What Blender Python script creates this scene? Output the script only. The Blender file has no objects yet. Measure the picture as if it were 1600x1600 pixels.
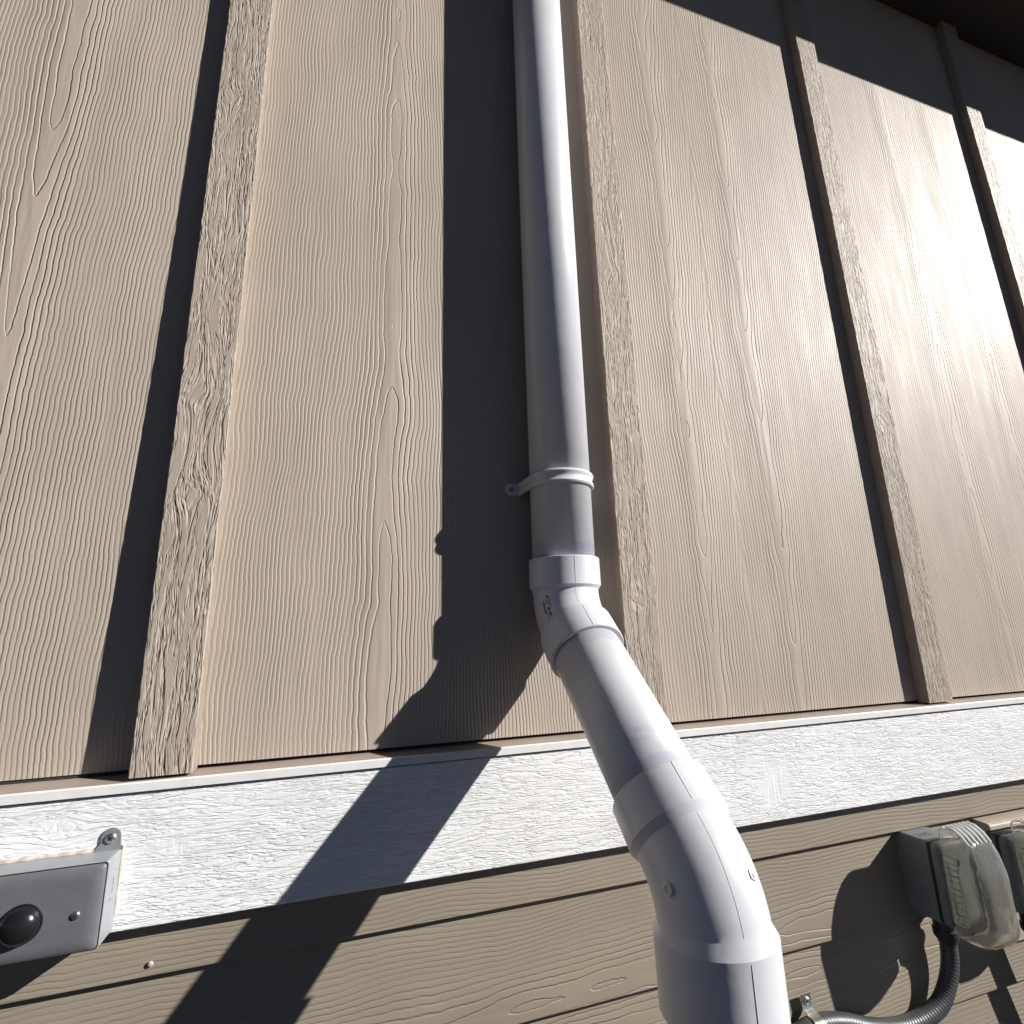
import bpy, bmesh, math, random
from mathutils import Vector, Matrix, noise as mnoise
random.seed(7)
scene = bpy.context.scene
COL = scene.collection

# ------------------------------------------------------------------ camera
R = ((0.95155723, 0.04511148, 0.30414436),
     (-0.3062129, 0.22845499, 0.92414391),
     (-0.02779379, -0.97250875, 0.23120172))
cd = bpy.data.cameras.new('camera'); cam = bpy.data.objects.new('camera', cd); COL.objects.link(cam)
cd.sensor_width = 36.0; cd.lens = 817.34 / 1600 * 36.0
cd.clip_start = 0.01; cd.clip_end = 2000
M = Matrix.Identity(4)
for i in range(3):
    M[i][0] = R[i][0]; M[i][1] = -R[i][1]; M[i][2] = -R[i][2]
M[0][3], M[1][3], M[2][3] = 0.0, -0.731, 0.0
cam.matrix_world = M
scene.camera = cam

# ------------------------------------------------------------------ sky and sun
SUN = Vector((1.73, -1.0, 1.0)).normalized()
w = bpy.data.worlds.new('World'); scene.world = w; w.use_nodes = True
wn = w.node_tree.nodes; wl = w.node_tree.links
bg = wn['Background']; sky = wn.new('ShaderNodeTexSky')
sky.sky_type = 'NISHITA'; sky.sun_disc = False
sky.sun_elevation = math.asin(SUN.z)
sky.sun_rotation = math.atan2(SUN.x, SUN.y)
sky.altitude = 2200.0; sky.air_density = 0.22; sky.dust_density = 0.0; sky.ozone_density = 0.4
wl.new(sky.outputs[0], bg.inputs[0]); bg.inputs[1].default_value = 0.05
ld = bpy.data.lights.new('sun', 'SUN'); sun = bpy.data.objects.new('sun', ld); COL.objects.link(sun)
ld.energy = 5.0; ld.angle = math.radians(0.53); ld.color = (1.0, 0.968, 0.93)
sun.rotation_euler = (-SUN).to_track_quat('-Z', 'Y').to_euler()
sun.location = SUN * 20
scene.view_settings.view_transform = 'Standard'; scene.view_settings.look = 'None'
scene.view_settings.gamma = 1.0; scene.view_settings.use_curve_mapping = False
scene.view_settings.exposure = 0.50
scene.cycles.max_bounces = 8; scene.cycles.diffuse_bounces = 3; scene.cycles.glossy_bounces = 3; scene.cycles.transmission_bounces = 8

# ------------------------------------------------------------------ node helper
class NT:
    def __init__(s, name):
        s.mat = bpy.data.materials.new(name); s.mat.use_nodes = True
        s.t = s.mat.node_tree; s.n = s.t.nodes; s.l = s.t.links
        s.b = s.n['Principled BSDF']
    def put(s, sock, v):
        if v is None: return
        if isinstance(v, (int, float, tuple, list)):
            sock.default_value = v
        else: s.l.new(v, sock)
    def m(s, op, a, b=None, c=None):
        n = s.n.new('ShaderNodeMath'); n.operation = op
        for i, v in enumerate((a, b, c)): s.put(n.inputs[i], v)
        return n.outputs[0]
    def vec(s, x, y, z):
        n = s.n.new('ShaderNodeCombineXYZ')
        for i, v in enumerate((x, y, z)): s.put(n.inputs[i], v)
        return n.outputs[0]
    def coord(s):
        tc = s.n.new('ShaderNodeTexCoord'); sp = s.n.new('ShaderNodeSeparateXYZ')
        s.l.new(tc.outputs['Object'], sp.inputs[0]); return sp.outputs
    def noise(s, v, scale=1.0, detail=2.0, rough=0.5, dist=0.0):
        n = s.n.new('ShaderNodeTexNoise'); n.noise_dimensions = '3D'
        s.l.new(v, n.inputs['Vector'])
        n.inputs['Scale'].default_value = scale; n.inputs['Detail'].default_value = detail
        n.inputs['Roughness'].default_value = rough; n.inputs['Distortion'].default_value = dist
        return n.outputs[0]
    def step(s, x, a, b, lo=0.0, hi=1.0):
        n = s.n.new('ShaderNodeMapRange'); n.interpolation_type = 'SMOOTHSTEP'
        for i, v in enumerate((x, a, b, lo, hi)): s.put(n.inputs[i], v)
        return n.outputs[0]
    def mix(s, f, a, b):
        n = s.n.new('ShaderNodeMix'); n.data_type = 'RGBA'
        s.put(n.inputs[0], f)
        s.put(n.inputs[6], a if not isinstance(a, tuple) else (*a[:3], 1)); s.put(n.inputs[7], b if not isinstance(b, tuple) else (*b[:3], 1))
        return n.outputs[2]
    def bump(s, h, dist, strength=1.0):
        n = s.n.new('ShaderNodeBump'); n.inputs['Strength'].default_value = strength
        n.inputs['Distance'].default_value = dist; s.l.new(h, n.inputs['Height'])
        s.l.new(n.outputs[0], s.b.inputs['Normal'])
    def base(s, color, rough, spec=0.5, metal=0.0):
        s.put(s.b.inputs['Base Color'], color if not isinstance(color, tuple) else (*color[:3], 1))
        s.put(s.b.inputs['Roughness'], rough)
        s.b.inputs['Specular IOR Level'].default_value = spec
        s.b.inputs['Metallic'].default_value = metal
        return s.mat

TAUPE = (0.428, 0.366, 0.302)
TAUPE_D = (0.408, 0.346, 0.284)
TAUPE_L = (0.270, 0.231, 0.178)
WHITE = (0.83, 0.83, 0.825)

def grain_mat(name, centers, k=115.0, drift=5.0, vertical=True, seed=0.0, color=TAUPE, rough=0.55, depth=0.00058, wig=1.0, spec=0.28):
    """embossed cedar grain: contour lines round a few cathedral centres"""
    g = NT(name); X, Y, Z = g.coord()
    u, v = (X, Z) if vertical else (Z, X)
    lo = g.noise(g.vec(g.m('MULTIPLY', u, 3.0), g.m('MULTIPLY', v, 1.6), seed), 1, 2)
    uu = g.m('ADD', u, g.m('MULTIPLY', g.m('SUBTRACT', lo, 0.5), 0.05 * wig))
    dx = None
    for c in centers:
        d = g.m('ABSOLUTE', g.m('SUBTRACT', uu, c))
        dx = d if dx is None else g.m('SMOOTH_MIN', dx, d, 0.03)
    W = 0.022
    root = g.m('SQRT', g.m('ADD', g.m('MULTIPLY', dx, dx), W * W))
    # rings get tighter away from the cathedral
    n1 = g.noise(g.vec(g.m('MULTIPLY', u, 11), g.m('MULTIPLY', v, 5.5), seed + 3), 1, 2, 0.45)
    n2 = g.noise(g.vec(g.m('MULTIPLY', u, 22), g.m('MULTIPLY', v, 34), seed + 8), 1, 3, 0.6)
    h = g.m('MULTIPLY', root, k)
    h = g.m('ADD', h, g.m('MULTIPLY', v, drift))
    h = g.m('ADD', h, g.m('MULTIPLY', n1, 3.4 * wig))
    h = g.m('ADD', h, g.m('MULTIPLY', g.m('MULTIPLY', n2, 0.85), g.m('ADD', g.m('MULTIPLY', g.m('DIVIDE', dx, root), 0.8), 0.2)))
    t = g.m('FRACT', h)
    e = g.m('MINIMUM', t, g.m('SUBTRACT', 1.0, t))
    grad = g.m('ADD', g.m('MULTIPLY', g.m('DIVIDE', dx, root), k), 9.0)
    dist = g.m('DIVIDE', e, grad)
    amp = g.noise(g.vec(g.m('MULTIPLY', u, 60), g.m('MULTIPLY', v, 6), seed + 20), 1, 2)
    amp = g.step(amp, 0.28, 0.62, 0.5, 1.0)
    amp = g.m('MULTIPLY', amp, g.step(dx, 0.012, 0.055, 1.75, 0.85))
    groove = g.step(dist, 0.0001, 0.0017)
    up = g.step(g.m('DIVIDE', t, grad), 0.0, 0.0013)
    rise = g.m('MULTIPLY', up, g.m('SUBTRACT', 1.0, g.m('MULTIPLY', t, 0.9)))     # each ring is a tilted step facing its centre
    fine = g.noise(g.vec(g.m('MULTIPLY', u, 420), g.m('MULTIPLY', v, 120), seed), 1, 3, 0.65)
    ripple = g.noise(g.vec(g.m('MULTIPLY', u, 90), g.m('MULTIPLY', v, 210), seed + 5), 1, 2, 0.6)
    patch = g.noise(g.vec(g.m('MULTIPLY', u, 14), g.m('MULTIPLY', v, 7), seed + 40), 1, 2)
    patch = g.step(patch, 0.55, 0.72)
    hh = g.m('ADD', g.m('MULTIPLY', g.m('ADD', g.m('MULTIPLY', groove, 0.55), g.m('MULTIPLY', rise, 0.55)), amp), g.m('MULTIPLY', fine, 0.14))
    hh = g.m('ADD', hh, g.m('MULTIPLY', g.m('MULTIPLY', ripple, patch), 0.16))
    g.bump(hh, depth)
    cn = g.noise(g.vec(g.m('MULTIPLY', u, 9), g.m('MULTIPLY', v, 4), seed + 60), 1, 2, 0.6)
    col = g.mix(g.step(cn, 0.3, 0.7), tuple(c * 0.95 for c in color), tuple(min(1, c * 1.05) for c in color))
    rg = g.m('ADD', rough - 0.06, g.m('MULTIPLY', g.noise(g.vec(g.m('MULTIPLY', u, 25), g.m('MULTIPLY', v, 6), seed + 70), 1, 3), 0.14))
    return g.base(col, rg, spec)

def sawn_mat(name, color, vertical=True, seed=0.0, rough=0.55, depth=0.00125, knots=(), fu=150.0, fv=11.0, brush=False, lev=0.6, fine=0.5):
    """rough sawn board: stringy torn relief along the board, bulging round knots"""
    g = NT(name); X, Y, Z = g.coord()
    u, v = (X, Z) if vertical else (Z, X)
    kmask = None
    for (ku, kv, kr) in knots:
        du = g.m('SUBTRACT', u, ku); dv = g.m('SUBTRACT', v, kv)
        d2 = g.m('ADD', g.m('MULTIPLY', du, du), g.m('MULTIPLY', g.m('MULTIPLY', dv, dv), 0.45))
        fall = g.m('EXPONENT', g.m('MULTIPLY', d2, -1.0 / (kr * kr * 1.8)))
        u = g.m('SUBTRACT', u, g.m('MULTIPLY', g.m('MULTIPLY', du, fall), 0.75))
        v = g.m('ADD', v, g.m('MULTIPLY', g.m('MULTIPLY', dv, fall), 0.9))
        kmask = fall if kmask is None else g.m('MAXIMUM', kmask, fall)
    wob = g.noise(g.vec(g.m('MULTIPLY', u, 25), g.m('MULTIPLY', v, 12), seed), 1, 2)
    uu = g.m('ADD', u, g.m('MULTIPLY', wob, 0.010))
    a = g.noise(g.vec(g.m('MULTIPLY', uu, fu), g.m('MULTIPLY', v, fv), seed + 1), 1, 3, 0.55, 0.12)
    b = g.noise(g.vec(g.m('MULTIPLY', uu, fu * 0.42), g.m('MULTIPLY', v, fv * 0.55), seed + 2), 1, 3, 0.6, 0.5)
    c = g.noise(g.vec(g.m('MULTIPLY', uu, fu * 2.6), g.m('MULTIPLY', v, fv * 4.5), seed + 4), 1, 3, 0.6)
    ridg = g.m('ABSOLUTE', g.m('SUBTRACT', b, 0.5))
    ra = g.m('ABSOLUTE', g.m('SUBTRACT', a, 0.5))
    hh = g.m('ADD', g.m('MULTIPLY', g.step(a, 0.43, 0.57), lev), g.m('MULTIPLY', g.step(ra, 0.0, 0.055), 0.8))
    hh = g.m('ADD', hh, g.m('MULTIPLY', g.step(ridg, 0.0, 0.06), 0.7))
    hh = g.m('ADD', hh, g.m('MULTIPLY', c, fine))
    soft = g.step(g.noise(g.vec(g.m('MULTIPLY', u, 18), g.m('MULTIPLY', v, 7), seed + 9), 1, 2), 0.5, 0.75, 1.0, 0.72)
    hh = g.m('MULTIPLY', hh, soft)
    if brush:     # paint brushed across the grain in places
        bm_ = g.step(g.noise(g.vec(g.m('MULTIPLY', u, 9), g.m('MULTIPLY', v, 7), seed + 31), 1, 2), 0.62, 0.72)
        st = g.step(g.noise(g.vec(g.m('MULTIPLY', u, 26), g.m('MULTIPLY', v, 210), seed + 33), 1, 2, 0.5), 0.4, 0.6)
        hh = g.m('ADD', g.m('MULTIPLY', hh, g.m('SUBTRACT', 1.0, g.m('MULTIPLY', bm_, 0.93))), g.m('MULTIPLY', g.m('MULTIPLY', st, bm_), 0.45))
    if kmask is not None:
        hh = g.m('ADD', g.m('MULTIPLY', hh, g.step(kmask, 0.55, 0.95, 1.0, 0.55)), g.m('MULTIPLY', g.step(kmask, 0.5, 0.75), 0.5))
    g.bump(hh, depth)
    cn = g.noise(g.vec(g.m('MULTIPLY', u, 20), g.m('MULTIPLY', v, 6), seed + 60), 1, 4, 0.6)
    col = g.mix(g.step(cn, 0.3, 0.7), tuple(k * 0.94 for k in color), tuple(min(1, k * 1.04) for k in color))
    return g.base(col, rough, 0.22)

def plain_mat(name, color, rough=0.5, spec=0.5, metal=0.0, var=0.06, scale=30.0, bumpd=0.0, bscale=400.0):
    g = NT(name); tc = g.n.new('ShaderNodeTexCoord'); o = tc.outputs['Object']
    n = g.noise(o, scale, 4, 0.6)
    col = g.mix(g.step(n, 0.3, 0.7), tuple(c * (1 - var) for c in color), tuple(min(1, c * (1 + var)) for c in color))
    rg = g.m('ADD', rough - 0.05, g.m('MULTIPLY', g.noise(o, scale * 2.3, 3), 0.1))
    if bumpd: g.bump(g.noise(o, bscale, 3, 0.6), bumpd)
    return g.base(col, rg, spec, metal)

PVC = (0.665, 0.67, 0.70)
PRIMER = (0.42, 0.37, 0.55)
def pvc_mat(name, bands=(), smear=None, rough=0.34):
    """white PVC; bands = (from, to, strength) of purple primer along local z"""
    g = NT(name); X, Y, Z = g.coord()
    p = g.vec(X, Y, Z)
    n = g.noise(p, 9, 3); edge = g.noise(p, 55, 3, 0.6); blot = g.noise(p, 28, 4, 0.65)
    col = g.mix(g.step(n, 0.3, 0.7), tuple(c * 0.93 for c in PVC), PVC)
    scr = g.noise(g.vec(g.m('MULTIPLY', X, 260), g.m('MULTIPLY', Y, 260), g.m('MULTIPLY', Z, 9)), 1, 2)
    col = g.mix(g.step(scr, 0.70, 0.78, 0.0, 0.30), col, (0.50, 0.50, 0.53))
    zz = g.m('ADD', Z, g.m('MULTIPLY', g.m('SUBTRACT', edge, 0.5), 0.006))
    for (a, b, s) in bands:
        mk = g.m('MULTIPLY', g.step(zz, a - 0.0006, a + 0.0006), g.step(zz, b - 0.0006, b + 0.0006, 1.0, 0.0))
        mk = g.m('MULTIPLY', mk, g.step(blot, 0.28, 0.6, 0.35 * s, s))
        col = g.mix(mk, col, PRIMER)
    if smear:
        (sx, sy, sz, rr) = smear
        d = g.m('SQRT', g.m('ADD', g.m('ADD', g.m('POWER', g.m('SUBTRACT', X, sx), 2.0), g.m('POWER', g.m('SUBTRACT', Y, sy), 2.0)), g.m('MULTIPLY', g.m('POWER', g.m('SUBTRACT', Z, sz), 2.0), 3.0)))
        mk = g.m('MULTIPLY', g.step(d, rr * 0.3, rr, 1.0, 0.0), g.step(blot, 0.42, 0.6, 0.0, 0.75))
        col = g.mix(mk, col, PRIMER)
        d = g.m('SQRT', g.m('ADD', g.m('POWER', g.m('SUBTRACT', X, 0.013), 2.0), g.m('MULTIPLY', g.m('POWER', g.m('SUBTRACT', Z, sz + 0.029), 2.0), 9.0)))
        mk = g.m('MULTIPLY', g.m('MULTIPLY', g.step(d, 0.004, 0.014, 1.0, 0.0), g.step(Y, 0.02, 0.03)), g.step(edge, 0.40, 0.58, 0.0, 0.7))
        col = g.mix(mk, col, (0.60, 0.49, 0.34))      # dried glue
    rg = g.m('ADD', rough - 0.05, g.m('MULTIPLY', g.noise(p, 40, 3), 0.12))
    g.bump(g.noise(p, 38, 2), 0.0004)
    return g.base(col, rg, 0.4)

# ------------------------------------------------------------------ object helpers
def tag(o, label=None, cat=None, group=None, kind=None):
    if label: o['label'] = label
    if cat: o['category'] = cat
    if group: o['group'] = group
    if kind: o['kind'] = kind
    return o
def empty(name, loc, label, cat, group=None):
    o = bpy.data.objects.new(name, None); o.location = loc; o.empty_display_size = 0.05
    COL.objects.link(o); o.matrix_world = Matrix.Translation(loc)
    return tag(o, label, cat, group)
def link(name, me, mat, parent=None, smooth=False, mw=None):
    o = bpy.data.objects.new(name, me); COL.objects.link(o)
    if mat and not me.materials: me.materials.append(mat)
    if smooth:
        for p in me.polygons: p.use_smooth = True
        if smooth != 'all':
            me.set_sharp_from_angle(angle=math.radians(38 if smooth is True else smooth))
    if parent:
        o.parent = parent
        mi = Matrix.Translation(root_loc(parent)).inverted()
        o.matrix_parent_inverse = mi if mw is None or True else mi
    if mw is not None: o.matrix_basis = mw
    return o
LOCS = {}
def root_loc(p):
    # every part keeps its mesh in world coordinates; only things carry a location
    return p.matrix_world.translation if p.type == 'EMPTY' else Vector((0, 0, 0))
def pyd(name, vs, fs, mat, parent=None, smooth=False, mw=None):
    me = bpy.data.meshes.new(name); me.from_pydata(vs, [], fs); me.validate(); me.update()
    bm = bmesh.new(); bm.from_mesh(me); bmesh.ops.recalc_face_normals(bm, faces=bm.faces); bm.to_mesh(me); bm.free()
    return link(name, me, mat, parent, smooth, mw)
def box(name, x0, x1, y0, y1, z0, z1, mat, parent=None, bev=0.0, seg=2):
    bm = bmesh.new()
    bmesh.ops.create_cube(bm, size=1)
    for v in bm.verts:
        v.co = Vector(((x0 + x1) / 2 + v.co.x * (x1 - x0), (y0 + y1) / 2 + v.co.y * (y1 - y0), (z0 + z1) / 2 + v.co.z * (z1 - z0)))
    if bev: bmesh.ops.bevel(bm, geom=bm.edges[:], offset=bev, segments=seg, affect='EDGES', profile=0.5)
    me = bpy.data.meshes.new(name); bm.to_mesh(me); bm.free()
    return link(name, me, mat, parent, bool(bev))
def prism_x(name, prof, x0, x1, mat, parent, smooth=False):
    n = len(prof)
    vs = [(x0, y, z) for y, z in prof] + [(x1, y, z) for y, z in prof]
    fs = [(i, (i + 1) % n, n + (i + 1) % n, n + i) for i in range(n)] + [tuple(range(n)), tuple(range(2 * n - 1, n - 1, -1))]
    return pyd(name, vs, fs, mat, parent, smooth)
def loft(name, loops, mat, parent=None, cap0=True, cap1=True, smooth=True, mw=None):
    n = len(loops[0]); vs = [p for l in loops for p in l]; fs = []
    for k in range(len(loops) - 1):
        for i in range(n):
            j = (i + 1) % n
            fs.append((k * n + i, k * n + j, (k + 1) * n + j, (k + 1) * n + i))
    if cap0: fs.append(tuple(range(n - 1, -1, -1)))
    if cap1: fs.append(tuple(range((len(loops) - 1) * n, len(loops) * n)))
    return pyd(name, vs, fs, mat, parent, smooth, mw)
def rrect(cx, cz, w_, h_, r, y, n=6):
    """rounded rectangle loop in the wall plane at depth y"""
    pts = []; r = min(r, w_ / 2 - 1e-4, h_ / 2 - 1e-4)
    for (sx, sz, a0) in ((1, 1, 0), (-1, 1, 90), (-1, -1, 180), (1, -1, 270)):
        for i in range(n + 1):
            a = math.radians(a0 + 90 * i / n)
            pts.append((cx + sx * (w_ / 2 - r) + r * math.cos(a), y, cz + sz * (h_ / 2 - r) + r * math.sin(a)))
    return pts
def frame_of(t, ref=Vector((1, 0, 0))):
    t = t.normalized(); a = ref - t * ref.dot(t)
    if a.length < 1e-3: a = Vector((0, 0, 1)) - t * t.z
    a.normalize(); return a, t.cross(a)
def tube(name, pts, rads, mat, parent=None, n=20, smooth=True, ref=Vector((0, -1, 0)), caps=True):
    loops = []
    for i, p in enumerate(pts):
        t = pts[min(i + 1, len(pts) - 1)] - pts[max(i - 1, 0)]
        a, b = frame_of(t, ref); r = rads[i] if isinstance(rads, (list, tuple)) else rads
        loops.append([tuple(p + (a * math.cos(2 * math.pi * k / n) + b * math.sin(2 * math.pi * k / n)) * r) for k in range(n)])
    return loft(name, loops, mat, parent, caps, caps, smooth)
def screw(name, c, r, h, mat, slotmat, parent, nrm=Vector((0, -1, 0))):
    """pan head screw with a cross recess, facing nrm"""
    a, b = frame_of(nrm, Vector((1, 0, 0))); c = Vector(c); loops = []
    for (rr, hh) in ((1.0, 0.0), (1.0, 0.35), (0.86, 0.75), (0.55, 1.0)):
        loops.append([tuple(c + nrm * (h * hh) + (a * math.cos(k * math.pi / 8) + b * math.sin(k * math.pi / 8)) * (r * rr)) for k in range(16)])
    o = loft(name, loops, mat, parent)
    for q in range(2):
        ang = 0.5 + q * math.pi / 2
        d = a * math.cos(ang) + b * math.sin(ang); e = nrm.cross(d)
        p = c + nrm * (h * 1.02); L = r * 0.5; W = r * 0.13
        pyd('cross_slot', [tuple(p + d * L + e * W), tuple(p - d * L + e * W), tuple(p - d * L - e * W), tuple(p + d * L - e * W)] +
            [tuple(p + nrm * (h * 0.04) + d * L + e * W), tuple(p + nrm * (h * 0.04) - d * L + e * W), tuple(p + nrm * (h * 0.04) - d * L - e * W), tuple(p + nrm * (h * 0.04) + d * L - e * W)],
            [(0, 1, 2, 3), (4, 5, 6, 7), (0, 1, 5, 4), (1, 2, 6, 5), (2, 3, 7, 6), (3, 0, 4, 7)], slotmat, o)
    return o

# ------------------------------------------------------------------ materials
m_lip = plain_mat('white_flashing_paint', (0.76, 0.75, 0.735), 0.4, var=0.04, scale=60)
m_ledge = plain_mat('tan_ledge_paint', (0.36, 0.30, 0.255), 0.5, var=0.08, scale=40)
m_dark = plain_mat('dark_building_paper', (0.03, 0.028, 0.026), 0.8)
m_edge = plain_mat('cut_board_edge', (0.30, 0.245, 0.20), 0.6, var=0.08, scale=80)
m_soffit = plain_mat('soffit_paint', (0.05, 0.045, 0.042), 0.7)
m_fascia = plain_mat('fascia_paint', (0.14, 0.115, 0.095), 0.5)
m_roof = plain_mat('asphalt_shingle', (0.06, 0.058, 0.056), 0.9, var=0.4, scale=300, bumpd=0.002)
m_conc = plain_mat('foundation_concrete', (0.24, 0.235, 0.225), 0.85, var=0.15, scale=12, bumpd=0.002, bscale=120)
m_box = plain_mat('grey_box_paint', (0.30, 0.315, 0.335), 0.42, var=0.05, scale=50, bumpd=0.00015, bscale=900)
m_plate = plain_mat('grey_plate_paint', (0.135, 0.142, 0.158), 0.40, var=0.05, scale=60, bumpd=0.00018, bscale=1000)
m_obox = plain_mat('dark_grey_cast_box', (0.17, 0.185, 0.188), 0.5, var=0.1, scale=60, bumpd=0.0003, bscale=700)
m_oplate = plain_mat('mid_grey_cover', (0.15, 0.165, 0.168), 0.45, var=0.08, scale=60, bumpd=0.0002, bscale=800)
m_gask = plain_mat('black_rubber_gasket', (0.012, 0.012, 0.013), 0.6)
m_dome = plain_mat('black_gloss_plastic', (0.012, 0.012, 0.014), 0.22)
m_zinc = plain_mat('zinc_plated_steel', (0.62, 0.61, 0.58), 0.3, metal=0.95, var=0.15, scale=200)
m_slot = plain_mat('screw_recess', (0.03, 0.03, 0.03), 0.5)
m_tabm = plain_mat('galvanised_tab', (0.27, 0.285, 0.295), 0.4, metal=0.25, var=0.1, scale=90)
m_caulk = plain_mat('beige_caulk', (0.56, 0.49, 0.41), 0.6, var=0.1, scale=120, bumpd=0.0008, bscale=180)
m_cond = plain_mat('grey_conduit_plastic', (0.055, 0.058, 0.062), 0.42, var=0.1, scale=60)
m_fit = plain_mat('dark_conduit_fitting', (0.03, 0.032, 0.034), 0.45)
m_ink = plain_mat('black_print_ink', (0.02, 0.02, 0.025), 0.6)
m_strap = pvc_mat('strap_plastic', rough=0.38)
m_elbow = pvc_mat('elbow_plastic', rough=0.30)
m_seam = plain_mat('mould_seam_plastic', (0.60, 0.60, 0.61), 0.35)
m_scuff = plain_mat('grey_nail_paint', (0.50, 0.45, 0.40), 0.4)
g = NT('clear_yellowed_plastic'); tcx = g.n.new('ShaderNodeTexCoord')
g.base((0.96, 0.95, 0.88), 0.04, 0.5)
g.b.inputs['Transmission Weight'].default_value = 0.93; g.b.inputs['IOR'].default_value = 1.46
g.bump(g.noise(tcx.outputs['Object'], 70, 3), 0.0005)
m_clear = g.mat

# ------------------------------------------------------------------ ground
G = NT('gravelly_soil'); gx, gy, gz = G.coord(); gp = G.vec(gx, gy, gz)
gn = G.noise(gp, 6, 8, 0.65); gn2 = G.noise(gp, 60, 4, 0.6)
G.bump(gn2, 0.02); G.base(G.mix(G.step(gn, 0.35, 0.65), (0.014, 0.012, 0.011), (0.032, 0.028, 0.025)), 0.9, 0.3)
ZG = -1.45
S = 600
gr = pyd('ground', [(-S, -S, ZG), (S, -S, ZG), (S, S, ZG), (-S, S, ZG)], [(0, 1, 2, 3)], G.mat)
tag(gr, kind='structure')

# ------------------------------------------------------------------ house
HX0, HX1 = -2.1, 3.6
house = empty('house', (0.7, 0.0, ZG), 'taupe board and batten house wall with white trim band over lap siding', 'house')
ZB = -0.1335; ZT = 1.743; T = 0.019
bl = [-0.8195, -0.2080, 0.4051, 1.0064, 1.6187, 2.2300, 2.8400]
BW = 0.0607
cents = {-1: [-1.2], 0: [-0.40, -0.62], 1: [0.050], 2: [0.575, 0.74], 3: [1.29, 1.47], 4: [1.83, 2.02], 5: [2.5], 6: [3.2]}
edges = [HX0] + [b + BW / 2 for b in bl] + [HX1]
for i in range(len(edges) - 1):
    a, b = edges[i] + 0.0008, edges[i + 1] - 0.0008
    gm = grain_mat('cedar_grain_panel_paint', cents[i - 1], k=(200.0, 200.0, 205.0, 188.0, 172.0)[min(i, 4)], drift=(4.2, -4.6, 3.6, -5.2)[i % 4], seed=i * 11.3, wig=(0.7 if i == 1 else 1.0))
    nr = 24; vs = []; fs = []
    for q in range(nr + 1):
        z = ZB + (ZT - ZB) * q / nr
        # the sheet left of the pipe's bay sags back a little towards its foot
        r = 0.0080 * max(0.0, min(1.0, (1.0 - z) / 1.134)) ** 2 if i == 1 else 0.0
        vs += [(a, r, z), (b, r, z), (b, max(0.0085, r + 0.0012), z), (a, max(0.0085, r + 0.0012), z)]
    for q in range(nr):
        for c in range(4): fs.append((q * 4 + c, q * 4 + (c + 1) % 4, q * 4 + 4 + (c + 1) % 4, q * 4 + 4 + c))
    fs += [(0, 1, 2, 3), tuple(nr * 4 + c for c in (3, 2, 1, 0))]
    pyd('siding_panel', vs, fs, gm, house)
for i, x in enumerate(bl):
    kn = []
    if i == 1: kn = [(-0.186, 0.315, 0.016), (-0.180, 0.185, 0.019), (-0.190, 0.80, 0.013)]
    elif i == 2: kn = [(0.432, 0.05, 0.016), (0.428, 0.62, 0.012)]
    elif i == 3: kn = [(1.03, 0.40, 0.016)]
    sm = sawn_mat('rough_sawn_batten_paint', TAUPE_D, True, seed=i * 7.7, knots=kn)
    # front and rims carry slight saw irregularity along the edges
    nz = 260; vs = []; fs = []
    z0, z1 = ZB - 0.003, ZT
    def thick(z): return 0.0199 + (0.0042 * max(0.0, min(1.0, (1.0 - z) / 1.134)) ** 2 if i == 1 else 0.0)
    yback = 0.0085 if i == 1 else -0.0004
    for q in range(nz + 1):
        z = z0 + (z1 - z0) * q / nz
        e0 = mnoise.noise((x * 9, z * 55, 1.0)) * 0.0007 + mnoise.noise((x * 9, z * 190, 5.0)) * 0.0004
        e1 = mnoise.noise((x * 9, z * 55, 9.0)) * 0.0007 + mnoise.noise((x * 9, z * 190, 12.0)) * 0.0004
        xa, xb = x + e0, x + BW + e1
        T = thick(z)
        vs += [(xa, yback, z), (xa, -T + 0.0012, z), (xa + 0.0012, -T, z), (xb - 0.0012, -T, z), (xb, -T + 0.0012, z), (xb, -0.0004, z)]
    for q in range(nz):
        for c in range(5): fs.append((q * 6 + c, q * 6 + c + 1, q * 6 + 6 + c + 1, q * 6 + 6 + c))
        fs.append((q * 6 + 5, q * 6, q * 6 + 6, q * 6 + 11))
    fs += [(0, 1, 2, 3, 4, 5), tuple(nz * 6 + c for c in range(5, -1, -1))]
    o = pyd('batten', vs, fs, sm, house)
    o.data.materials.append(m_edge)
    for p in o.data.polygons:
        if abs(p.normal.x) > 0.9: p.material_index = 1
# dark recess behind the panels and behind everything
box('wall_sheathing', HX0, HX1, 0.0095, 0.10, ZG + 0.30, ZT, m_dark, house)
# ledge cap and white flashing lip
prism_x('flashing_ledge', [(0.009, -0.1375), (-0.0255, -0.1402), (-0.0255, -0.1418), (0.009, -0.1391)], HX0, HX1, m_ledge, house)
prism_x('flashing_lip', [(-0.0258, -0.1400), (-0.0272, -0.1406), (-0.0278, -0.1414), (-0.0278, -0.1496), (-0.0262, -0.1500), (-0.0258, -0.1490)], HX0, HX1, m_lip, house)
tb = sawn_mat('rough_sawn_trim_paint', WHITE, False, seed=3.3, rough=0.5, depth=0.00052, brush=True, lev=0.35, fine=0.2,
              knots=[(-0.178, -0.262, 0.014), (-0.165, 1.15, 0.014), (-0.20, 0.44, 0.012)], fu=215, fv=24)
box('trim_board', HX0, HX1, -0.024, 0.008, -0.2797, -0.1512, tb, house, 0.0012, 1)
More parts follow.
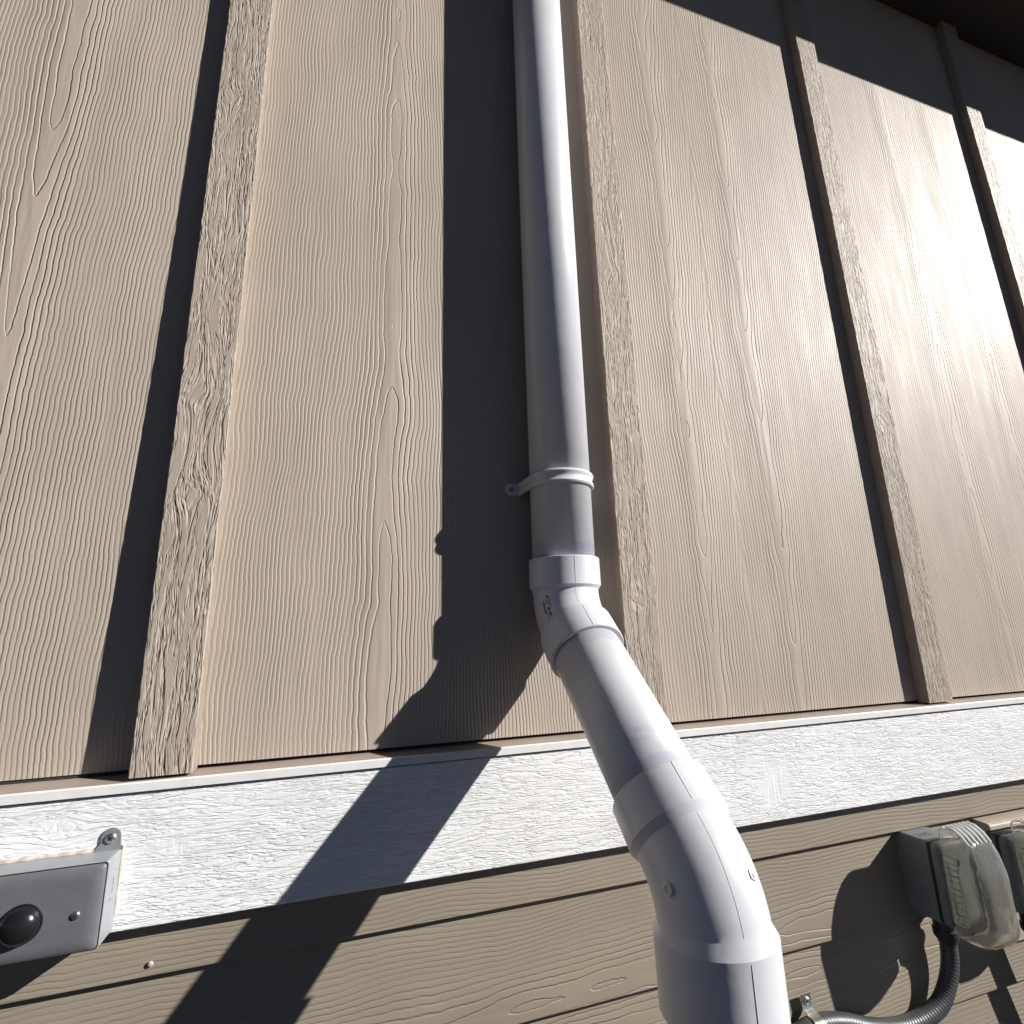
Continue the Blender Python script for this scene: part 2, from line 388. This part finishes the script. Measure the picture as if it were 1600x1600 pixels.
# lap boards
zb = -0.3297
for i in range(9):
    z0 = zb - 0.1245 * i; z1 = z0 + 0.152 if i else -0.2805 + 0.012
    def yf(z): return -0.0115 + (z - z0) / 0.1245 * 0.0088
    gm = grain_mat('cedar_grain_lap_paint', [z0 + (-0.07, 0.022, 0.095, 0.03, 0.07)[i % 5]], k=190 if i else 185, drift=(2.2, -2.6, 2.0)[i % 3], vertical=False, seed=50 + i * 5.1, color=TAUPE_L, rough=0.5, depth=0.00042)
    prism_x('lap_board', [(yf(z0) + 0.001, z0), (yf(z0), z0 + 0.001), (yf(z1), z1), (yf(z1) + 0.008, z1), (yf(z0) + 0.0082, z0)], HX0, HX1, gm, house)
for (x, z) in ((-0.1695, -0.3180),):
    screw('nail_head', (x, -0.0122, z), 0.0026, 0.0016, m_scuff, m_scuff, house)
box('foundation', HX0 + 0.02, HX1 - 0.02, 0.012, 0.25, ZG - 0.2, ZG + 0.34, m_conc, house, 0.006)
# eave
ZE = 1.735
box('soffit', HX0 - 0.3, HX1 + 0.3, -0.316, 0.10, 1.744, 1.754, m_soffit, house)
box('fascia', HX0 - 0.3, HX1 + 0.3, -0.335, -0.317, ZE, ZE + 0.17, m_fascia, house, 0.002)
prism_x('roof_deck', [(-0.375, ZE + 0.172), (-0.375, ZE + 0.189), (1.6, ZE + 0.847), (1.6, ZE + 0.82)], HX0 - 0.32, HX1 + 0.32, m_roof, house)

# ------------------------------------------------------------------ drain pipe
A = Vector((0.3012, -0.0460, 0.0300)); th = math.radians(46); ph = math.radians(2)
U = Vector((math.sin(ph) * math.sin(th), -math.cos(ph) * math.sin(th), -math.cos(th)))
B = A + U * 0.351
DN = Vector((0, 0, -1))
PR = 0.0445
drain = empty('drain_pipe', (B.x, B.y, ZG), 'white plastic drain pipe with two elbows stepping out from the taupe wall', 'drain pipe')
def cyl(name, p0, p1, r, mat, nz=2, n=64):
    d = p1 - p0; L = d.length
    loops = [[(r * math.cos(2 * math.pi * k / n), r * math.sin(2 * math.pi * k / n), L * q / nz) for k in range(n)] for q in range(nz + 1)]
    # local z runs along the pipe, x kept near world x
    zc = d.normalized(); xc = Vector((1, 0, 0)); xc = (xc - zc * xc.dot(zc)).normalized(); yc = zc.cross(xc)
    mw = Matrix((( xc.x, yc.x, zc.x, p0.x), (xc.y, yc.y, zc.y, p0.y), (xc.z, yc.z, zc.z, p0.z), (0, 0, 0, 1)))
    return loft(name, loops, mat, drain, smooth='all', mw=mw)
top = Vector((0.3035, -0.0460, 1.725))
v0 = Vector((A.x, A.y, A.z + 0.05))
cyl('pipe_section', v0, top, PR, pvc_mat('pipe_plastic_upper', [(0.0, 0.0425, 0.42), (0.0425, 0.0475, 0.12)]))
i0, i1 = A + U * 0.055, B - U * 0.06
L_inc = (i1 - i0).length
cyl('pipe_section', i0, i1, PR, pvc_mat('pipe_plastic_slanted', [(0.0, 0.042, 0.26), (L_inc - 0.041, L_inc, 0.36)], smear=(-0.020, 0.038, L_inc - 0.065, 0.022)))
cyl('pipe_section', B + DN * 0.05, Vector((B.x, B.y, ZG - 0.1)), PR, pvc_mat('pipe_plastic_lower', [(0.0, 0.055, 0.9)]))

def make_elbow(C0, d0, d1, h0, h1, low0, low1):
    """45 degree fitting: socket along -d0, bend at C0, socket along d1"""
    bnr = d0.cross(d1).normalized()
    bend = 0.052                      # tangent length of the bend
    ang = d0.angle(d1); Rb = bend / math.tan(ang / 2)
    Rb = bend / math.tan(ang / 2)
    # path as (point, tangent)
    def at(s):
        t = bend * 0.66
        R_ = t / math.tan(ang / 2)
        if s < -t: return C0 + d0 * s, d0
        if s > t: return C0 + d1 * s, d1
        f = (s + t) / (2 * t); a = ang * f
        q = Matrix.Rotation(a, 3, bnr)
        nrm = bnr.cross(d0)           # towards the bend centre
        c = C0 - d0 * t + nrm * R_
        return c - (q @ nrm) * R_, (q @ d0)
    prof = []
    s = -h0
    prof += [(s + 0.008, 0.0450), (s, 0.0450), (s, 0.0490), (s + 0.0012, 0.0500)]
    prof += [(-low0, 0.0502), (-low0 + 0.0075, 0.0458)]
    for k in range(1, 16): 
        s = -low0 + 0.0075 + (low1 + low0 - 0.0150) * k / 16
        prof.append((s, 0.0458))
    prof += [(low1 - 0.0075, 0.0458), (low1, 0.0502)]
    prof += [(h1 - 0.0012, 0.0500), (h1, 0.0490), (h1, 0.0450), (h1 - 0.008, 0.0450)]
    n = 72; loops = []
    for (s, r) in prof:
        p, t = at(s); nn = bnr.cross(t)
        loops.append([tuple(p + (nn * math.cos(2 * math.pi * k / n) + bnr * math.sin(2 * math.pi * k / n)) * r) for k in range(n)])
    el = loft('elbow', loops, m_elbow, drain, False, False, 19)
    def surf(s, a, off=0.0):
        # radius by interpolation of the outer profile
        r = 0.0458
        if s < -low0 or s > low1: r = 0.0502
        p, t = at(s); nn = bnr.cross(t)
        return p + (nn * math.cos(a) + bnr * math.sin(a)) * (r + off), (nn * math.cos(a) + bnr * math.sin(a)), t
    return el, surf, at, bnr
def surf_strip(name, path, wdt, hgt, mat, parent):
    """thin raised line following surface samples (point, normal, tangent)"""
    loops = []
    for (p, nrm, t) in path:
        e = nrm.cross(t).normalized()
        loops.append([tuple(p - e * wdt - nrm * 0.0006), tuple(p - e * wdt * 0.5 + nrm * hgt), tuple(p + e * wdt * 0.5 + nrm * hgt), tuple(p + e * wdt - nrm * 0.0006)])
    return loft(name, loops, mat, parent)
def boss(name, p, nrm, r, h, n, mat, parent, flat=False):
    a, b = frame_of(nrm, Vector((0, 0, 1)))
    loops = [[tuple(p + nrm * hh + (a * math.cos(2 * math.pi * (k + .5) / n) + b * math.sin(2 * math.pi * (k + .5) / n)) * r * rr) for k in range(n)] for (hh, rr) in ((-0.002, 1), (h * 0.75, 1), (h, 0.86), (h, 0.5), (h if flat else h * 0.7, 0.45))]
    return loft(name, loops, mat, parent)

e1, surf1, at1, bn1 = make_elbow(A, DN, U, 0.0745, 0.0790, 0.0360, 0.0400)
e2, surf2, at2, bn2 = make_elbow(B, U, DN, 0.0880, 0.0870, 0.0490, 0.0300)
e1['label'] = 'upper elbow with black print on its side'
e2['label'] = 'large lower elbow nearest the camera'
# which way is "front" (away from the wall) in the ring frame
def front_angle(surf, s, want):
    return max((2 * math.pi * k / 360 for k in range(360)), key=lambda a: surf(s, a)[1].dot(want))
fa1 = front_angle(surf1, -0.05, Vector((0, -1, 0))); fa2 = front_angle(surf2, 0.05, Vector((0, -1, 0)))
def seam(surf, a, s0, s1, low0, low1, el):
    for (p, q) in ((s0 + 0.001, -low0 - 0.001), (-low0 + 0.0085, low1 - 0.0085), (low1 + 0.001, s1 - 0.001)):
        surf_strip('mould_seam', [surf(p + (q - p) * k / 14, a) for k in range(15)], 0.00034, 0.00020, m_seam, el)
seam(surf1, fa1 + 0.12, -0.0745, 0.079, 0.036, 0.040, e1)
seam(surf2, fa2 + 0.12, -0.088, 0.087, 0.049, 0.030, e2)
# printed marks on the side of the upper elbow: two unreadable rows and a frame
la = front_angle(surf1, -0.01, Vector((-0.87, -0.50, 0)))
sgn = 1 if surf1(-0.01, la + 0.1)[1].y < surf1(-0.01, la)[1].y else -1
rr_ = random.Random(4)
vs, fs = [], []
def ink(s, ds, a, da):
    b0 = len(vs)
    for (ss, aa) in ((s, a), (s + ds, a), (s + ds, a + da), (s, a + da)):
        vs.append(tuple(surf1(ss, aa, 0.00025)[0]))
    for (ss, aa) in ((s, a), (s + ds, a), (s + ds, a + da), (s, a + da)):
        vs.append(tuple(surf1(ss, aa, -0.0002)[0]))
    fs.append((b0, b0 + 1, b0 + 2, b0 + 3))
    for k in range(4): fs.append((b0 + k, b0 + (k + 1) % 4, b0 + 4 + (k + 1) % 4, b0 + 4 + k))
for row, (aoff, wd, s0, s1) in enumerate(((0.0, 0.080, -0.016, 0.030), (-0.13, 0.070, -0.012, 0.016))):
    s = s0
    while s < s1:
        if rr_.random() < 0.84:
            for q in range(3):
                if rr_.random() < 0.72: ink(s, 0.0016 + 0.0008 * rr_.random(), la + sgn * (aoff + q * wd / 3), sgn * wd / 3.3)
        s += 0.0030
k = -0.024
ink(-0.014, 0.022, la + sgn * 0.105, sgn * 0.010); ink(-0.014, 0.0009, la + sgn * 0.105, -sgn * 0.03); ink(0.0072, 0.0009, la + sgn * 0.105, -sgn * 0.03)
ink(0.014, 0.018, la - sgn * 0.06, sgn * 0.009); ink(0.032, 0.0010, la - sgn * 0.06, sgn * 0.06)
pyd('printed_mark', vs, fs, m_ink, e1)
# moulding marks on the lower elbow
p, nrm, t = surf2(-0.006, front_angle(surf2, -0.006, Vector((-0.93, -0.36, 0.05))))
boss('moulding_boss', p, nrm, 0.0052, 0.0022, 8, m_elbow, e2)
p, nrm, t = surf2(-0.004, front_angle(surf2, -0.004, Vector((0.45, -0.85, 0.2))))
boss('moulding_boss', p, nrm, 0.0050, 0.0012, 5, m_elbow, e2, True)
boss('moulding_boss', p + nrm * 0.0012 + t * 0.001, nrm, 0.0018, 0.0008, 12, m_seam, e2, True)

# ------------------------------------------------------------------ strap round the pipe
zs = 0.2175; px_, py_ = 0.3015, -0.0460
strap = empty('pipe_strap', (px_, 0, zs), 'white ribbed plastic strap holding the straight pipe to the wall', 'strap')
path = []  # (x, y, nx, ny)
Rs = PR + 0.0006
tabx = 0.2395
for sx in (-1,):
    pass
left_foot = px_ - 0.0495
a_t = math.radians(168)
def arc(a): return (px_ + Rs * math.cos(a), py_ - Rs * math.sin(a), math.cos(a), -math.sin(a))
path.append((left_foot - 0.0005, -0.0012, -0.35, -0.94))
path.append((left_foot + 0.001, -0.0040, -0.8, -0.6))
for q in range(1, 6):
    f = q / 6
    ax_, ay_, nx, ny = arc(a_t)
    path.append((left_foot + 0.001 + (ax_ - left_foot - 0.001) * f, -0.0040 + (ay_ + 0.0040) * f, -0.97, -0.24))
for q in range(0, 37):
    path.append(arc(a_t + (math.radians(12) - a_t) * q / 36))
for q in range(5, 0, -1):
    f = q / 6
    ax_, ay_, nx, ny = arc(math.radians(12))
    path.append((2 * px_ - left_foot - 0.001 + (ax_ - (2 * px_ - left_foot) + 0.001) * f, -0.0040 + (ay_ + 0.0040) * f, 0.97, -0.24))
path.append((2 * px_ - left_foot + 0.0005, -0.0012, 0.35, -0.94))
sec = []   # (dz, height)
HWs = 0.0105
for (dz, h) in ((-1.0, 0.0), (-1.0, 0.0018), (-0.90, 0.0034), (-0.66, 0.0044), (-0.42, 0.0036), (-0.22, 0.0020), (0.22, 0.0020), (0.42, 0.0036), (0.66, 0.0044), (0.90, 0.0034), (1.0, 0.0018), (1.0, 0.0)):
    sec.append((dz * HWs, h))
loops = [[(x + nx * h, y + ny * h, zs + dz) for (dz, h) in sec] for (x, y, nx, ny) in path]
loft('band', loops, m_strap, strap)
def tab_mesh(name, cx, cz, r, hole, x_to, y0, y1, mat, parent, n=40):
    out, inn = [], []
    for k in range(n):
        a = 2 * math.pi * k / n
        c, s = math.cos(a), math.sin(a)
        if (x_to > cx and c > 0) or (x_to < cx and c < 0):
            L = abs(x_to - cx); tt = min(L / max(abs(c), 1e-6), r / max(abs(s), 1e-6))
        else: tt = r
        out.append((cx + c * tt, cz + s * tt)); inn.append((cx + c * hole, cz + s * hole))
    loops = [[(x, y0, z) for x, z in inn], [(x, y0, z) for x, z in out], [(x, y1 + 0.0006, z) for x, z in out],
             [(cx + (x - cx) * 0.93, y1, cz + (z - cz) * 0.93) for x, z in out], [(x, y1, z) for x, z in inn], [(x, y0, z) for x, z in inn]]
    return loft(name, loops, mat, parent, False, False)
tab_mesh('fixing_ear', tabx, zs, 0.0098, 0.0042, left_foot + 0.004, -0.0004, -0.0030, m_strap, strap)
tab_mesh('fixing_ear', 2 * px_ - tabx, zs, 0.0098, 0.0042, 2 * px_ - left_foot - 0.004, -0.0004, -0.0030, m_strap, strap)

# ------------------------------------------------------------------ left box with black dome
x0, x1, z0, z1, yb, yfq = -0.3180, -0.2040, -0.2778, -0.2030, -0.0242, -0.0570
sbox = empty('sensor_box', ((x0 + x1) / 2, yb, z0), 'grey metal box with black dome on the white trim at left edge', 'electrical box')
cx, cz, W_, H_ = (x0 + x1) / 2, (z0 + z1) / 2, x1 - x0, z1 - z0
loft('box_body', [rrect(cx, cz, W_, H_, 0.003, yb), rrect(cx, cz, W_, H_, 0.003, yfq + 0.0006), rrect(cx, cz, W_ - 0.001, H_ - 0.001, 0.003, yfq)], m_box, sbox)
loft('gasket', [rrect(cx, cz, W_ - 0.0012, H_ - 0.0012, 0.003, yfq - 0.0001), rrect(cx, cz, W_ - 0.0012, H_ - 0.0012, 0.003, yfq - 0.0018)], m_gask, sbox)
pl = []
for (ins, dy) in ((0.0012, 0.0018), (0.0012, 0.0026), (0.0016, 0.0034), (0.0036, 0.0046), (0.0065, 0.0056), (0.0100, 0.0061), (0.0130, 0.0062)):
    pl.append(rrect(cx, cz, W_ - 2 * ins, H_ - 2 * ins, 0.003 + ins * 0.4, yfq - dy))
plate = loft('cover_plate', pl, m_plate, sbox)
yp = yfq - 0.0062
screw('cover_screw', (-0.2240, yp, -0.2440), 0.0036, 0.0020, m_zinc, m_slot, sbox)
screw('cover_screw', (-0.2980, yp, -0.2410), 0.0036, 0.0020, m_zinc, m_slot, sbox)
dc = Vector((-0.2660, yp, -0.2450)); loops = []
for (rr, hh) in ((0.0170, 0.0), (0.0168, 0.0010), (0.0162, 0.0014)) :
    loops.append([(dc.x + rr * math.cos(2 * math.pi * k / 40), dc.y - hh, dc.z + rr * math.sin(2 * math.pi * k / 40)) for k in range(40)])
loft('dome_ring', loops, m_dome, sbox)
loops = []
for q in range(12):
    a = math.radians(88 * q / 11)
    rr, hh = 0.0160 * math.cos(a), 0.0012 + 0.0115 * math.sin(a)
    loops.append([(dc.x + rr * math.cos(2 * math.pi * k / 40), dc.y - hh, dc.z + rr * math.sin(2 * math.pi * k / 40)) for k in range(40)])
loft('dome', loops, m_dome, sbox, smooth='all')
# mounting tab with screw above the right end
tx, tz = -0.2150, -0.1915
pts = []
for k in range(0, 13):
    a = math.radians(180 * k / 12); pts.append((tx + 0.0085 * math.cos(a), tz + 0.0085 * math.sin(a) + 0.001))
pts += [(tx - 0.0085, tz - 0.004), (tx - 0.0155, -0.2045), (x1 - 0.001, -0.2045)]
loft('mounting_tab', [[(x, yb - 0.0002, z) for x, z in pts], [(x, yb - 0.0022, z) for x, z in pts]], m_tabm, sbox)
screw('tab_screw', (tx, yb - 0.0022, tz), 0.0052, 0.0026, m_zinc, m_slot, sbox)
# caulk bead round the box (uneven)
def bead(name, pts, r, parent, seed):
    P = []; Rr = []
    for i in range(len(pts) - 1):
        p, q = Vector(pts[i]), Vector(pts[i + 1]); n = max(2, int((q - p).length / 0.003))
        for j in range(n): P.append(p + (q - p) * j / n)
    P.append(Vector(pts[-1]))
    for p in P: Rr.append(r * (1.0 + 0.75 * mnoise.noise((p.x * 90, p.z * 90, seed))))
    return tube(name, P, Rr, m_caulk, parent, 8)
bead('caulk_bead', [(x0, -0.0243, z1 + 0.0006), (-0.2275, -0.0243, z1 + 0.0006)], 0.0024, sbox, 1.0)
bead('caulk_bead', [(x1 + 0.0006, -0.0243, z1 + 0.003), (x1 + 0.0006, -0.0243, -0.262)], 0.0018, sbox, 6.0)
# scribbles on the right flank of the box
for (ya, yb2, za, zb2) in ((-0.040, -0.0402, -0.2235, -0.2300), (-0.0395, -0.0405, -0.2325, -0.2370), (-0.037, -0.0372, -0.2165, -0.2180), (-0.0425, -0.0440, -0.2405, -0.2440)):
    pyd('pen_mark', [(x1 + 0.0001, ya, za), (x1 + 0.0001, yb2, zb2), (x1 + 0.0001, yb2 - 0.0006, zb2), (x1 + 0.0001, ya - 0.0006, za),
                     (x1 + 0.0002, ya, za), (x1 + 0.0002, yb2, zb2), (x1 + 0.0002, yb2 - 0.0006, zb2), (x1 + 0.0002, ya - 0.0006, za)],
        [(0, 1, 2, 3), (4, 5, 6, 7), (0, 1, 5, 4), (1, 2, 6, 5), (2, 3, 7, 6), (3, 0, 4, 7)], m_ink, sbox)

# ------------------------------------------------------------------ outlet box with clear cover
def outlet(name, x0, z1, yb, yf, label, bubble):
    W_, H_ = 0.070, 0.1135
    cx, cz = x0 + W_ / 2, z1 - H_ / 2
    o = empty(name, (cx, yb, z1 - H_), label, 'outlet box', 'outlet boxes on the lap siding')
    loft('box_body', [rrect(cx, cz, W_, H_, 0.007, yb), rrect(cx, cz, W_, H_, 0.007, yf + 0.0008), rrect(cx, cz, W_ - 0.0016, H_ - 0.0016, 0.007, yf)], m_obox, o)
    loft('gasket', [rrect(cx, cz, W_ - 0.002, H_ - 0.002, 0.007, yf - 0.0001), rrect(cx, cz, W_ - 0.002, H_ - 0.002, 0.007, yf - 0.0061)], m_gask, o)
    pl = [rrect(cx, cz, W_ - 2 * i_, H_ - 2 * i_, 0.010, yf - dy) for (i_, dy) in ((-0.0005, 0.0062), (-0.0005, 0.0125), (0.0006, 0.0150), (0.004, 0.0172), (0.010, 0.0180))]
    loft('cover_plate', pl, m_oplate, o)
    return o, cx, cz
ob, ocx, ocz = outlet('outlet_box', 0.8880, -0.3300, -0.0050, -0.0545, 'dark grey outlet box with a clear yellowed bubble cover', True)
# pen marks on its top
def stroke(pts, z, parent, wd=0.0009):
    vs, fs = [], []
    for i in range(len(pts) - 1):
        p, q = Vector((*pts[i], z)), Vector((*pts[i + 1], z)); d = (q - p).normalized(); e = Vector((-d.y, d.x, 0)) * wd / 2
        b0 = len(vs)
        for c in (p - e, q - e, q + e, p + e): vs.append(tuple(c))
        for c in (p - e, q - e, q + e, p + e): vs.append((c.x, c.y, c.z + 0.00012))
        fs += [(b0, b0 + 1, b0 + 2, b0 + 3), (b0 + 4, b0 + 5, b0 + 6, b0 + 7)] + [(b0 + k, b0 + (k + 1) % 4, b0 + 4 + (k + 1) % 4, b0 + 4 + k) for k in range(4)]
    return pyd('pen_mark', vs, fs, m_ink, parent)
zt = -0.3300 + 0.00015
stroke([(0.907, -0.030), (0.903, -0.031), (0.902, -0.037), (0.906, -0.039)], zt, ob)
stroke([(0.911, -0.029), (0.910, -0.035), (0.917, -0.035)], zt, ob); stroke([(0.9155, -0.029), (0.9150, -0.040)], zt, ob)
stroke([(0.926, -0.029), (0.921, -0.029), (0.921, -0.034), (0.925, -0.035), (0.925, -0.039), (0.920, -0.040)], zt, ob)
# bubble cover: closed clear lid standing on the plate
def sq(cx, cz, w_, h_, r, y, top_drop=0.0):
    return rrect(cx, cz - top_drop / 2, w_, h_ - top_drop, r, y, 8)
m_rung = plain_mat('amber_hinge_plastic', (0.20, 0.15, 0.11), 0.35)
g = NT('frosted_rib_plastic'); g.base((0.9, 0.9, 0.88), 0.2, 0.5); g.b.inputs['Transmission Weight'].default_value = 0.12; m_frost = g.mat
def bubble(ob, bx, bz, yl):
    prof = [(0.068, 0.150, 0.010, 0.000, 0.0), (0.070, 0.153, 0.011, 0.004, 0.0), (0.070, 0.153, 0.012, 0.016, 0.002), (0.069, 0.152, 0.014, 0.028, 0.010), (0.066, 0.147, 0.017, 0.038, 0.022), (0.058, 0.137, 0.020, 0.0455, 0.034), (0.046, 0.124, 0.018, 0.0490, 0.042), (0.030, 0.104, 0.014, 0.0500, 0.046)]
    outer = [sq(bx, bz, w_, h_, r, yl - d, td) for (w_, h_, r, d, td) in prof]
    inner = [sq(bx, bz, w_ - 0.0035, h_ - 0.0035, max(r - 0.0015, 0.002), yl - max(d - 0.0018, 0.0), td) for (w_, h_, r, d, td) in prof]
    n = len(outer[0]); vs = [p for l in outer for p in l] + [p for l in inner for p in l]; fs = []
    K = len(outer)
    for off, flip in ((0, False), (K * n, True)):
        for k in range(K - 1):
            for i in range(n):
                j = (i + 1) % n; f = (off + k * n + i, off + k * n + j, off + (k + 1) * n + j, off + (k + 1) * n + i)
                fs.append(f[::-1] if flip else f)
        f = tuple(off + (K - 1) * n + i for i in range(n)); fs.append(f if not flip else f[::-1])
    for i in range(n):
        j = (i + 1) % n; fs.append((i, j, K * n + j, K * n + i))
    bub = pyd('bubble_cover', vs, fs, m_clear, ob, 'all')
    # ribs on the sloping top of the lid
    for q in range(6):
        rx = bx - 0.024 + q * 0.0096
        P = [Vector((rx, yl - 0.006, bz + 0.0764)), Vector((rx, yl - 0.016, bz + 0.0750)), Vector((rx, yl - 0.026, bz + 0.0680)), Vector((rx, yl - 0.035, bz + 0.0575))]
        tube('cover_rib', P, [0.0018, 0.0024, 0.0024, 0.0014], m_frost, bub, 8)
    # hinge on the left side with short dark-edged rungs and clasps
    hx = bx - 0.0362
    tube('hinge_rail', [Vector((hx, yl - 0.006, bz + 0.030)), Vector((hx, yl - 0.006, bz - 0.050))], 0.0024, m_clear, bub, 10)
    tube('hinge_rail', [Vector((hx, yl - 0.020, bz + 0.030)), Vector((hx, yl - 0.020, bz - 0.050))], 0.0016, m_clear, bub, 10)
    for q in range(9):
        zz = bz + 0.022 - q * 0.0085
        tube('hinge_rung', [Vector((hx - 0.0004, yl - 0.006, zz)), Vector((hx - 0.0010, yl - 0.013, zz - 0.001)), Vector((hx - 0.0004, yl - 0.020, zz))], 0.0011, m_rung if q % 2 else m_clear, bub, 8)
    for zz in (bz + 0.034, bz - 0.056):
        box('hinge_clasp', hx - 0.0045, hx + 0.003, yl - 0.024, yl - 0.002, zz - 0.004, zz + 0.004, m_clear, bub, 0.0015)
bubble(ob, 0.9275, -0.3800, -0.0735)

# mounting block and second box at the right edge
mb = empty('mounting_block', (1.20, -0.012, -0.50), 'taupe siding mounting block with projecting cap at right edge', 'mounting block')
gm = grain_mat('cedar_grain_block_paint', [1.15], k=150, drift=4, seed=91, color=TAUPE_D, rough=0.45)
box('block_face', 1.0750, 1.42, -0.0180, 0.0060, -0.520, -0.3462, gm, mb, 0.001, 1)
m_cap = plain_mat('taupe_cap_paint', TAUPE_D, 0.42)
prism_x('block_cap', [(0.004, -0.3335), (-0.0260, -0.3360), (-0.0300, -0.3378), (-0.0310, -0.3400), (-0.0310, -0.3455), (0.004, -0.3455)], 1.0750, 1.42, m_cap, mb)
ob2, c2x, c2z = outlet('outlet_box', 1.0780, -0.3520, -0.0182, -0.0320, 'grey outlet box on the mounting block cut off by right edge', True)
bubble(ob2, 1.1280, -0.4020, -0.0510)

# ------------------------------------------------------------------ conduits
def bez(pts, n=12):
    """smooth path through points"""
    P = [Vector(p) for p in pts]; out = []
    for i in range(len(P) - 1):
        p0 = P[i - 1] if i else P[i] * 2 - P[i + 1]; p1, p2 = P[i], P[i + 1]
        p3 = P[i + 2] if i + 2 < len(P) else P[i + 1] * 2 - P[i]
        for k in range(n):
            t = k / n
            out.append(0.5 * ((2 * p1) + (p2 - p0) * t + (2 * p0 - 5 * p1 + 4 * p2 - p3) * t * t + (3 * p1 - p0 - 3 * p2 + p3) * t ** 3))
    out.append(P[-1]); return out
def resample(path, step):
    out = [path[0]]; acc = 0.0
    for i in range(len(path) - 1):
        p, q = path[i], path[i + 1]; L = (q - p).length; d = step - acc
        while d <= L:
            out.append(p + (q - p) * (d / L)); d += step
        acc = (acc + L) % step if L else acc
    return out
def conduit(name, pts, zf, label, r=0.0117):
    o = empty(name, (pts[-1][0], pts[-1][1], pts[-1][2]), label, 'conduit', 'grey flexible conduits')
    path = resample(bez(pts, 24), 0.0016)
    tube('hose', path, [r * (1.0 + 0.028 * math.cos(i * 2 * math.pi / 3.2)) for i in range(len(path))], m_cond, o, 20)
    c = Vector(pts[0])
    fit = [(0.0, 0.0165), (0.007, 0.0165), (0.0075, 0.0150), (0.020, 0.0150), (0.0205, 0.0172), (0.030, 0.0172), (0.036, 0.0132), (0.040, 0.0124)]
    loft('connector', [[(c.x + rr * math.cos(2 * math.pi * k / 12), c.y + rr * math.sin(2 * math.pi * k / 12), zf - d) for k in range(12)] for d, rr in fit], m_fit, o)
    return o
conduit('flexible_conduit', [(0.926, -0.031, -0.4440), (0.927, -0.031, -0.480), (0.922, -0.031, -0.512), (0.905, -0.031, -0.540), (0.880, -0.031, -0.559), (0.840, -0.029, -0.569), (0.795, -0.027, -0.569), (0.75, -0.026, -0.560), (0.705, -0.025, -0.545), (0.663, -0.025, -0.538), (0.62, -0.026, -0.542), (0.56, -0.026, -0.562), (0.47, -0.027, -0.63), (0.42, -0.027, -0.85), (0.42, -0.027, ZG - 0.05)], -0.4437, 'grey flexible conduit curving from the bubble covered box to the left')
conduit('flexible_conduit', [(c2x, -0.040, -0.4660), (c2x, -0.040, -0.52), (c2x + 0.01, -0.040, -0.62), (c2x + 0.02, -0.036, -0.80), (c2x + 0.02, -0.034, ZG - 0.05)], -0.4657, 'grey flexible conduit dropping from the box at right edge')
# zinc strap over the conduit
cs = empty('conduit_strap', (0.652, -0.012, -0.56), 'zinc plated strap fixing the conduit beside the lower elbow', 'strap')
sx0, sx1 = 0.6455, 0.6625
prof = []
for k in range(0, 13):
    a = math.radians(90 - 200 * k / 12 + 20)
    prof.append((-0.0255 - 0.0128 * math.cos(math.radians(-75 + 150 * k / 12)), -0.5385 - 0.0128 * math.sin(math.radians(-75 + 150 * k / 12))))
prof = [(-0.0138, -0.5060), (-0.0140, -0.5205), (-0.0160, -0.5245)] + prof
vs, fs = [], []
for (y, z) in prof:
    vs += [(sx0, y, z), (sx1, y, z), (sx1, y - 0.0013, z + 0.0002), (sx0, y - 0.0013, z + 0.0002)]
for i in range(len(prof) - 1):
    for c in range(4): fs.append((i * 4 + c, i * 4 + (c + 1) % 4, i * 4 + 4 + (c + 1) % 4, i * 4 + 4 + c))
fs += [(0, 1, 2, 3), tuple(len(vs) - 4 + c for c in (3, 2, 1, 0))]
pyd('strap_band', vs, fs, m_zinc, cs, True)
screw('strap_screw', ((sx0 + sx1) / 2, -0.0152, -0.5135), 0.0046, 0.0026, m_zinc, m_slot, cs)
